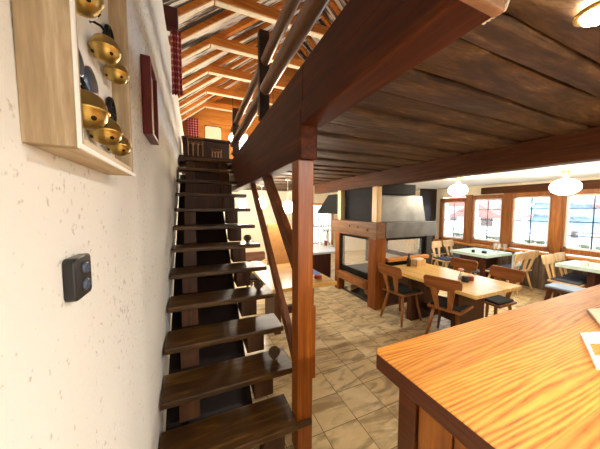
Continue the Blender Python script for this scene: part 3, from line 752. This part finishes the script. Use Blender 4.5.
def spot(x, y, label, e=0):
    l = thing('recessed_spot', label, 'ceiling spotlight', (x, y, CZ), 'recessed ceiling spots above the bar')
    MB().lathe([(.040,CZ-.018),(.052,CZ-.020),(.054,CZ-.012),(.046,CZ-.004),(.040,CZ-.004)], (x, y, 0), 28).build('trim_ring', 'gold_rim', l, smooth=True)
    MB().lathe([(0,CZ-.044),(.02,CZ-.041),(.034,CZ-.032),(.0395,CZ-.019),(.0395,CZ-.006),(0,CZ-.006)], (x, y, 0), 24).build('lamp_disc', 'spot', l)
    la = bpy.data.lights.new('spot_light', 'AREA'); la.shape = 'DISK'; la.size = .08; la.energy = e; la.color = (1, .95, .88)
    lo = bpy.data.objects.new('spot_light', la); C.objects.link(lo); lo.location = (x, y, CZ-.05)
SPOT_E = 30
spot(1.10, .335, 'recessed ceiling spot visible at the top right corner', SPOT_E*.3)
spot(1.10, -1.0, 'recessed ceiling spot behind the bar, nearer the stair wall', SPOT_E)
spot(2.3, -1.0, 'recessed ceiling spot behind the bar, further from the stair wall', SPOT_E)
spot(1.75, 1.25, 'recessed ceiling spot over the tiled floor', 0) if False else None
def gallery_or_added_lamp(x, y, z, label):
    l = thing('gallery_or_added_lamp', label, 'lamp', (x, y, z), 'globe lamps on the gallery, two of them added unseen')
    MB().ball((x, y, z), .11).build('globe', 'globe_up', l, smooth=True)
    MB().tube([(x, y, z+.11), (x, y, KZ if y in tr_y else rz(x))], .006, 8).build('cord', 'iron', l)
gallery_or_added_lamp(1.75, 3.777, 3.15, 'unseen globe lamp added behind the fascia board to light the rafters')  # hidden lamp added to brighten the rafters from below
gallery_or_added_lamp(1.75, 5.69, 3.25, 'unseen globe lamp added beyond the stair head to light the roof')  # second hidden lamp, added for light on the roof timbers
gallery_or_added_lamp(.95, 6.65, 3.55, 'bright globe lamp hanging behind the far gallery newel')

# ------------------------------------------------------------------ furniture
def make_chair(label, group, wm, pm, cm):
    """Rustic plank chair facing +X: seat 0.45 m, board back on two slats, four splayed legs."""
    t = thing('rustic_chair', label, 'chair', (0,0,0), group)
    m = MB(); m.hexa([(-.19,-.19,.425),(.21,-.22,.425),(.21,.22,.425),(-.19,.19,.425),(-.19,-.19,.455),(.21,-.22,.455),(.21,.22,.455),(-.19,.19,.455)])
    m.build('seat', wm, t, bevel=.008, local=True)
    for sx in (-1, 1):
        for sy in (-1, 1):
            MB().tube([(sx*.13+.01, sy*.13, .424), (sx*.17+.01, sy*.16, .22), (sx*.215+.01, sy*.195, 0)], [.019, .021, .015], 10).build('leg', wm, t, smooth=True, local=True)
    # back board with shaped ends
    bk = MB(); pr = []
    z0, z1 = .70, .865
    pts = [(-.205, z0+.02), (-.15, z0), (.15, z0), (.205, z0+.02), (.215, z1-.03), (.19, z1), (-.19, z1), (-.215, z1-.03)]
    tl = lambda z: -.175-(z-.45)*.22
    A = [bk.bm.verts.new((tl(z)+.0-.012*(1-(y/.21)**2), y, z)) for y, z in pts]; B = [bk.bm.verts.new((tl(z)-.024-.012*(1-(y/.21)**2), y, z)) for y, z in pts]
    bk.bm.faces.new(A); bk.bm.faces.new(B[::-1])
    for i in range(8): bk.bm.faces.new((A[i], B[i], B[(i+1)%8], A[(i+1)%8]))
    bk.build('backrest', pm, t, bevel=.005, local=True)
    for sy in (-1, 1):
        s = MB(); a, b = .445, .72
        s.hexa([(tl(a)-.026, sy*.07-.022, a), (tl(a), sy*.07-.022, a), (tl(a), sy*.07+.022, a), (tl(a)-.026, sy*.07+.022, a),
                (tl(b)-.030, sy*.10-.04, b), (tl(b)-.006, sy*.10-.04, b), (tl(b)-.006, sy*.10+.04, b), (tl(b)-.030, sy*.10+.04, b)])
        s.build('slat', wm, t, bevel=.004, local=True)
    if cm:
        c = MB(); c.hexa([(-.165,-.175,.456),(.20,-.205,.456),(.20,.205,.456),(-.165,.175,.456),(-.155,-.165,.488),(.19,-.195,.488),(.19,.195,.488),(-.155,.165,.488)])
        c.build('seat_cushion', cm, t, bevel=.014, local=True)
    return t
G1 = 'chairs at the long light table'; G2 = 'pale chairs by the windows'
c1 = make_chair('brown chair with dark cushion at the near corner of the long table', G1, 'chair', 'chair_red', 'cushion')
c1.location = (2.97, 2.02, 0); c1.rotation_euler = (0,0,R(17))
dup(c1, (2.86, 2.70, 0), R(4), 'brown chair with dark cushion beside the fireplace post')
dup(c1, (3.74, 1.93, 0), R(176), 'brown chair across the long table, nearer the bar')
dup(c1, (3.78, 2.52, 0), R(182), 'brown chair across the long table, nearer the windows and partly hidden')
p1 = make_chair('pale chair at the left end of the table with green cloth, nearer the aisle', G2, 'chair_pale', 'chair_pale', 'cushion_grey')
p1.location = (5.62, 3.98, 0); p1.rotation_euler = (0,0,R(-92))
dup(p1, (6.18, 4.02, 0), R(-88), 'pale chair at the left end of the table with green cloth, against the window wall')
dup(p1, (5.62, 2.75, 0), R(95), 'pale chair with a white cloth hung over its back')
dup(p1, (6.16, 2.79, 0), R(84), 'pale chair between the white-cloth chair and the window wall')
dup(p1, (5.52, 4.66, 0), R(-100), 'pale chair standing in front of the dark partition, nearer the fireplace')
dup(p1, (6.22, 4.70, 0), R(-84), 'pale chair in front of the dark partition, nearer the windows')
dup(p1, (5.86, 1.91, 0), R(-90), 'pale chair at the end of the right table, behind the bench')
dup(p1, (6.36, 1.93, 0), R(-90), 'pale chair at the end of the right table, close to the window wall')
tag(MB().grid(10, 12, lambda u, v: (5.47+.26*u, (2.545-.01*math.sin(u*6)-.012) if v < .5 else (2.50+.01*math.sin(u*9)), .55+.33*v*2 if v < .5 else .88-.28*(v-.5)*2)).build('hung_cloth', 'cloth_white', smooth=True, solid=.004), 'white cloth hanging over a pale chair back', 'cloth')
tag(MB().grid(8, 12, lambda u, v: (5.70+.16*u, (4.835+.008*math.sin(u*7)) if v < .5 else (4.90+.008*math.sin(u*7)), .56+.34*v*2 if v < .5 else .90-.3*(v-.5)*2)).build('hung_towel', 'towel', smooth=True, solid=.004), 'pale green towel hung beside the chairs by the dark partition', 'towel')

def table(x0, x1, y0, y1, z, name, label, mat, legmat, th=.045, group=None, cat='table', along='Y'):
    t = thing(name, label, cat, ((x0+x1)/2, (y0+y1)/2, 0), group)
    box(x0, x1, y0, y1, z-th, z).build('tabletop', mat, t, bevel=.006)
    xc = (x0+x1)/2; yc = (y0+y1)/2
    if along == 'Y':
        for yy in (y0+.30, y1-.34-.09): box(xc-.27, xc+.27, yy, yy+.09, .0, z-th-.001).build('leg', legmat, t, bevel=.008)
        box(xc-.04, xc+.04, y0+.391, y1-.431, .16, .27).build('stretcher', legmat, t, bevel=.006)
    else:
        for xx in (x0+.15, x1-.15-.09): box(xx, xx+.09, yc-.25, yc+.25, .0, z-th-.001).build('leg', legmat, t, bevel=.008)
        box(x0+.24, x1-.24, yc-.04, yc+.04, .16, .27).build('stretcher', legmat, t, bevel=.006)
    return t
table(2.76, 3.66, 1.58, 3.0, .75, 'dining_table', 'long light plank table in front of the fireplace', 'tableY', 'tleg')
table(5.36, 6.26, 2.92, 3.66, .75, 'dining_table', 'table under a pale green cloth by the middle windows', 'table', 'tleg', along='X')
table(5.72, 6.45, .70, 2.02, .75, 'dining_table', 'table under a pale green cloth cut off by the right edge', 'table', 'tleg')
table(.78, 1.66, 2.62, 3.85, .75, 'dining_table', 'bright light wood table right behind the stairs', 'table', 'tleg', along='X')
table(2.15, 3.10, 4.55, 5.75, .75, 'dining_table', 'glossy pale table beyond the fireplace, at the back', 'cloth_white', 'tleg')
def tcloth(x0, x1, y0, y1, label):
    m = MB()
    def fn(u, v):
        x = x0+(x1-x0)*u; y = y0+(y1-y0)*v
        return (x, y, .7535)
    m.grid(6, 6, fn)
    m.box(x0-.004, x0-.001, y0, y1, .70, .7535)
    m.box(x0, x1, y0-.004, y0-.001, .70, .7535)
    return tag(m.build('tablecloth', 'cloth_green', solid=.002), label, 'tablecloth', 'pale green tablecloths')
tcloth(5.352, 6.268, 2.912, 3.668, 'pale green tablecloth on the table by the middle windows')
tcloth(5.712, 6.458, .692, 2.028, 'pale green tablecloth on the table at the right edge')
# bench at right table
be = thing('dining_bench', 'low dark bench with pale blue cushion at the right table', 'bench', (5.5, 1.84, 0))
box(5.12, 5.50, 1.52, 1.94, .40, .44).build('seat', 'tleg', be, bevel=.006)
box(5.13, 5.49, 1.53, 1.93, .441, .48).build('seat_cushion', 'cushion_blue', be, bevel=.015)
for xx, dx in ((5.19, -.07), (5.43, .04)):
    for yy, dy in ((1.58, -.04), (1.88, .04)):
        MB().bar((xx, yy, .40), (xx+dx, yy+dy, .0), .05, .05, (0,1,0)).build('leg', 'tleg', be)
sl = thing('dining_stool', 'small stool with slate blue seat beside the green cloth table', 'stool', (5.15, 3.1, 0))
MB().lathe([(0,.46),(.17,.46),(.18,.44),(.17,.42),(0,.42)], (5.15,3.1,0), 20).build('seat', 'cushion_grey', sl)
for a in (45, 135, 225, 315):
    MB().tube([(5.15+.1*math.cos(R(a)), 3.1+.1*math.sin(R(a)), .42), (5.15+.17*math.cos(R(a)), 3.1+.17*math.sin(R(a)), 0)], .018, 8).build('leg', 'chair_pale', sl)

# back room bench and screen
wb = thing('high_back_bench', 'tan high-backed bench in the back room', 'bench', (1.6, 5.0, 0))
box(1.40, 1.95, 5.0, 5.05, .45, 1.36).build('backrest', 'sofa', wb, bevel=.01)
box(1.40, 1.95, 4.62, 5.0, .41, .449).build('seat', 'sofa', wb, bevel=.01)
for xx in (1.40, 1.90): box(xx, xx+.05, 4.64, 5.04, 0, .409).build('side_support', 'sofa', wb)
c5 = dup(c1, (1.0, 4.25, 0), R(-90), 'brown chair at the far side of the table behind the stairs', 'chairs in the back room')
ss = thing('slatted_screen', 'pale slatted screen against the far wall of the back room', 'screen', (4.3, 7.9, 0))
for zz in (.32, 1.02, 1.74): box(3.90, 4.80, 7.915, 7.939, zz, zz+.05).build('crossbar', 'darkwood', ss)
m_ = 8
for i in range(m_): box(3.92+i*.108, 3.97+i*.108, 7.89, 7.914, .32, 1.79).build('slat', 'curtain_white', ss)
for xx in (3.95, 4.65): box(xx, xx+.05, 7.88, 7.95, 0, .319).build('foot', 'darkwood', ss)
cl = thing('candle_lantern', 'white framed lantern with candle on the glossy pale back table', 'lantern', (2.97, 5.25, .75))
m = MB()
for xx in (2.86, 3.06):
    for yy in (5.15, 5.33): m.box(xx, xx+.03, yy, yy+.03, .765, 1.14)
m.box(2.85, 3.10, 5.14, 5.37, 1.14, 1.17); m.build('frame', 'white', cl)
box(2.85, 3.10, 5.14, 5.37, .7505, .765).build('plinth', 'white', cl)
MB().lathe([(0,.766),(.035,.766),(.035,.90),(0,.90)], (2.98,5.25,0), 14).build('candle', 'redpot', cl)

# table-top things
def jar(x, y, z, r_, h, mat, label, cat, name='spice_jar', lid=None):
    j = thing(name, label, cat, (x, y, z))
    MB().lathe([(0,z+.0005),(r_,z+.0005),(r_,z+h*.8),(r_*.8,z+h),(0,z+h)], (x,y,0), 16).build('body', mat, j, smooth=False)
    if lid: MB().lathe([(0,z+h+.0005),(r_*.75,z+h+.0005),(r_*.75,z+h*1.15),(0,z+h*1.15)], (x,y,0), 16).build('lid', lid, j)
    return j
jar(3.18, 1.96, .75, .042, .075, 'black_cup', 'small dark cup on the long light table', 'cup', 'dark_cup')
jar(3.30, 1.97, .75, .04, .06, 'redpot', 'small red jar beside the dark cup on the long table', 'jar', 'red_jar')
fl = thing('flower_vase', 'tiny vase with pink flower on the long light table', 'vase', (3.24, 2.06, .75))
MB().lathe([(0,.7505),(.025,.7505),(.03,.78),(.015,.82),(.018,.83)], (3.24,2.06,0), 14).build('vase_body', 'white', fl, smooth=True)
MB().tube([(3.24,2.06,.80),(3.235,2.055,.88)], .003, 6).build('stem', 'leafgreen', fl)
m = MB()
for a in range(6): m.ball((3.235+.02*math.cos(a*1.05), 2.055+.02*math.sin(a*1.05), .885), .014, 1, 8)
m.build('blossom', 'flower', fl, smooth=True)
bo = thing('sauce_bottle', 'dark bottle at the far end of the long table', 'bottle', (3.2, 2.88, .75))
MB().lathe([(0,.7505),(.032,.7505),(.032,.86),(.014,.90),(.013,.95),(0,.95)], (3.2,2.88,0), 16).build('glass_body', 'bottle', bo, smooth=True)
MB().lathe([(0,.951),(.015,.951),(.015,.97),(0,.97)], (3.2,2.88,0), 12).build('cap', 'redpot', bo)
nb_ = thing('napkin_box', 'pale wooden napkin box at the far end of the long table', 'box', (3.4, 2.86, .75))
m = MB(); m.box(3.30,3.50,2.80,2.815,.757,.85); m.box(3.30,3.50,2.915,2.93,.757,.85); m.box(3.30,3.315,2.815,2.915,.757,.85); m.box(3.485,3.50,2.815,2.915,.757,.85)
m.build('side_panels', 'chair_pale', nb_); box(3.30,3.50,2.80,2.93,.7505,.756).build('bottom_panel', 'chair_pale', nb_)
box(3.32,3.48,2.83,2.90,.757,.87).build('napkins', 'white', nb_)
for i, (x, y) in enumerate(((6.02, 3.05), (6.10, 3.16), (6.16, 3.00), (6.2, 3.12))):
    g_ = MB().lathe([(.002,.7565),(.028,.7565),(.028,.759),(.005,.763),(.005,.82),(.03,.85),(.034,.90),(.030,.93)], (x,y,0), 14).build('wine_glass', 'tumbler', smooth=True)
    tag(g_, ['nearest wine glass on the green cloth by the middle windows', 'second wine glass on the green cloth, closer to the fireplace end', 'third wine glass on the green cloth, nearest the bar side', 'wine glass closest to the window ledge on the green cloth'][i], 'glass', 'wine glasses by the middle windows')
jar(5.50, 3.25, .7545, .03, .06, 'black_cup', 'small dark salt pot at the near edge of the green cloth table', 'pot', 'salt_pot')
jar(5.62, 3.10, .7545, .045, .05, 'black_cup', 'dark ashtray like bowl on the green cloth table', 'bowl', 'dark_bowl')
jar(5.85, 1.72, .7545, .045, .09, 'white', 'white pot on the right table near the edge of the view', 'pot', 'white_pot')
jar(5.86, 1.50, .7545, .06, .06, 'redpot', 'dark red bowl on the right table', 'bowl', 'red_bowl')
mg = thing('magazine', 'blue magazine on the light wood table behind the stairs', 'magazine', (1.5, 3.1, .75))
MB().prism([(1.36,2.98),(1.62,2.98),(1.64,3.22),(1.40,3.24)], 'Z', .7505, .762).build('pages', 'white', mg)
MB().prism([(1.36,2.98),(1.62,2.98),(1.64,3.22),(1.40,3.24)], 'Z', .7622, .764).build('cover', 'blue_mag', mg)
jar(1.50, 2.85, .75, .05, .045, 'redpot', 'low red dish on the light wood table behind the stairs', 'dish', 'red_dish')

# ------------------------------------------------------------------ outside
tag(box(6.95, 60, -30, 50, -.6, -.4).build('terrace', 'concrete'), 'pale paved ground outside the windows', 'ground', kind='structure')
def house(x, y, w, d, h, rh, label):
    H = thing('chalet', label, 'house', (x, y, -.4))
    box(x-d/2, x+d/2, y-w/2, y+w/2, -.399, h).build('wall_block', 'house', H)
    o_ = .6
    MB().prism([(y-w/2-o_, h-.2), (y+w/2+o_, h-.2), (y, h+rh)], 'X', x-d/2-o_, x+d/2+o_).build('roof', 'roof_red', H)
    for k in (-1, 1):
        f = box(x-d/2-.06, x-d/2-.001, y+k*w*.22-.4, y+k*w*.22+.4, .4, 1.2).build('window', 'trunk', H)
house(22, 11.9, 3.0, 3.0, 1.25, 1.05, 'white house with red roof seen through the second window')
house(30, 20, 8, 6, 2.2, 2.4, 'distant white house with red roof behind the left window')
house(34, 6.5, 7, 6, 1.5, 1.8, 'distant white house behind the right windows')
tp = thing('conifer_tree', 'x', 'tree', (0,0,0), 'conifers outside the windows')
m = MB(); rnd = random.Random(3)
for k in range(7):
    z = 1.0+k*.75; r_ = (1.7-.22*k)
    m.lathe([(r_*.25, z+1.1), (r_*.7, z+.35), (r_, z), (r_*.6, z+.08), (0.05, z+.2)], (0,0,0), 11)
for v in m.bm.verts: v.co += Vector((rnd.uniform(-.12,.12), rnd.uniform(-.12,.12), rnd.uniform(-.1,.1)))
m.build('needles', 'tree', tp, local=True); MB().tube([(0,0,0),(0,0,3)], [.2,.12], 8).build('trunk', 'trunk', tp, local=True)
for i, (x, y, lab) in enumerate(((26, 8.3, 'conifer right of the red-roofed house'), (19, 7.0, 'conifer behind the third window'), (17, 3.6, 'conifer behind the rightmost window'), (40, 26, 'conifer left of the red-roofed house'), (24, 5.2, 'far conifer between the two right windows'))):
    o = tp if i == 0 else dup(tp, (x, y, -.4)); o.location = (x, y, -.4); o['label'] = lab
pp = None
for i, (w, lab) in enumerate(zip(wins, ('planter box outside the window nearest the fireplace', 'planter box outside the window with the red roof view', 'planter box outside the third window', 'planter box outside the rightmost window'))):
    y0, y1 = w[0]+.10, w[1]-.10
    P_ = thing('planter_box', lab, 'planter', (7.05, (y0+y1)/2, .72), 'planter boxes outside the windows')
    box(6.96, 7.14, y0, y1, .72, .92).build('trough', 'planter', P_)
    for yy in (y0+.04, y1-.08): box(7.03, 7.07, yy, yy+.04, -.399, .719).build('support', 'trunk', P_)
    m = MB(); rnd = random.Random(i)
    for k in range(14): m.ball((7.05+rnd.uniform(-.06,.06), y0+rnd.random()*(y1-y0), .94+rnd.uniform(0,.03)), rnd.uniform(.025,.045), 1, 7)
    m.build('plants', 'leafgreen', P_)

# ------------------------------------------------------------------ light
w = bpy.data.worlds.new('world'); scene.world = w; w.use_nodes = True
nt = w.node_tree; bg = nt.nodes['Background']
tc = nt.nodes.new('ShaderNodeTexCoord'); sx = nt.nodes.new('ShaderNodeSeparateXYZ'); rp = nt.nodes.new('ShaderNodeValToRGB')
nt.links.new(tc.outputs['Generated'], sx.inputs[0]); nt.links.new(sx.outputs['Z'], rp.inputs[0])
rp.color_ramp.elements[0].color = (.86, .93, 1, 1); rp.color_ramp.elements[1].color = (.42, .66, 1, 1)
nt.links.new(rp.outputs[0], bg.inputs[0]); bg.inputs[1].default_value = 5.0

# ------------------------------------------------------------------ camera
cam = bpy.data.cameras.new('camera'); co = bpy.data.objects.new('camera', cam); C.objects.link(co)
cam.sensor_fit = 'HORIZONTAL'; cam.sensor_width = 36; cam.lens = 240.4/600*36; cam.clip_start = .02
yaw, pitch, roll = R(23.384), R(3.718), R(.146)
fwd = Vector((math.sin(yaw)*math.cos(pitch), math.cos(yaw)*math.cos(pitch), -math.sin(pitch)))
rt = Vector((math.cos(yaw), -math.sin(yaw), 0)); up = rt.cross(fwd)
c_, s_ = math.cos(roll), math.sin(roll); rt2 = rt*c_+up*s_; up2 = up*c_-rt*s_
mat = Matrix((rt2, up2, -fwd)).transposed().to_4x4(); mat.translation = Vector((0, 0, 1.687)); co.matrix_world = mat
scene.camera = co
scene.view_settings.view_transform = 'Standard'; scene.view_settings.look = 'None'
scene.view_settings.exposure = 0.98; scene.view_settings.gamma = 1; scene.view_settings.use_curve_mapping = False
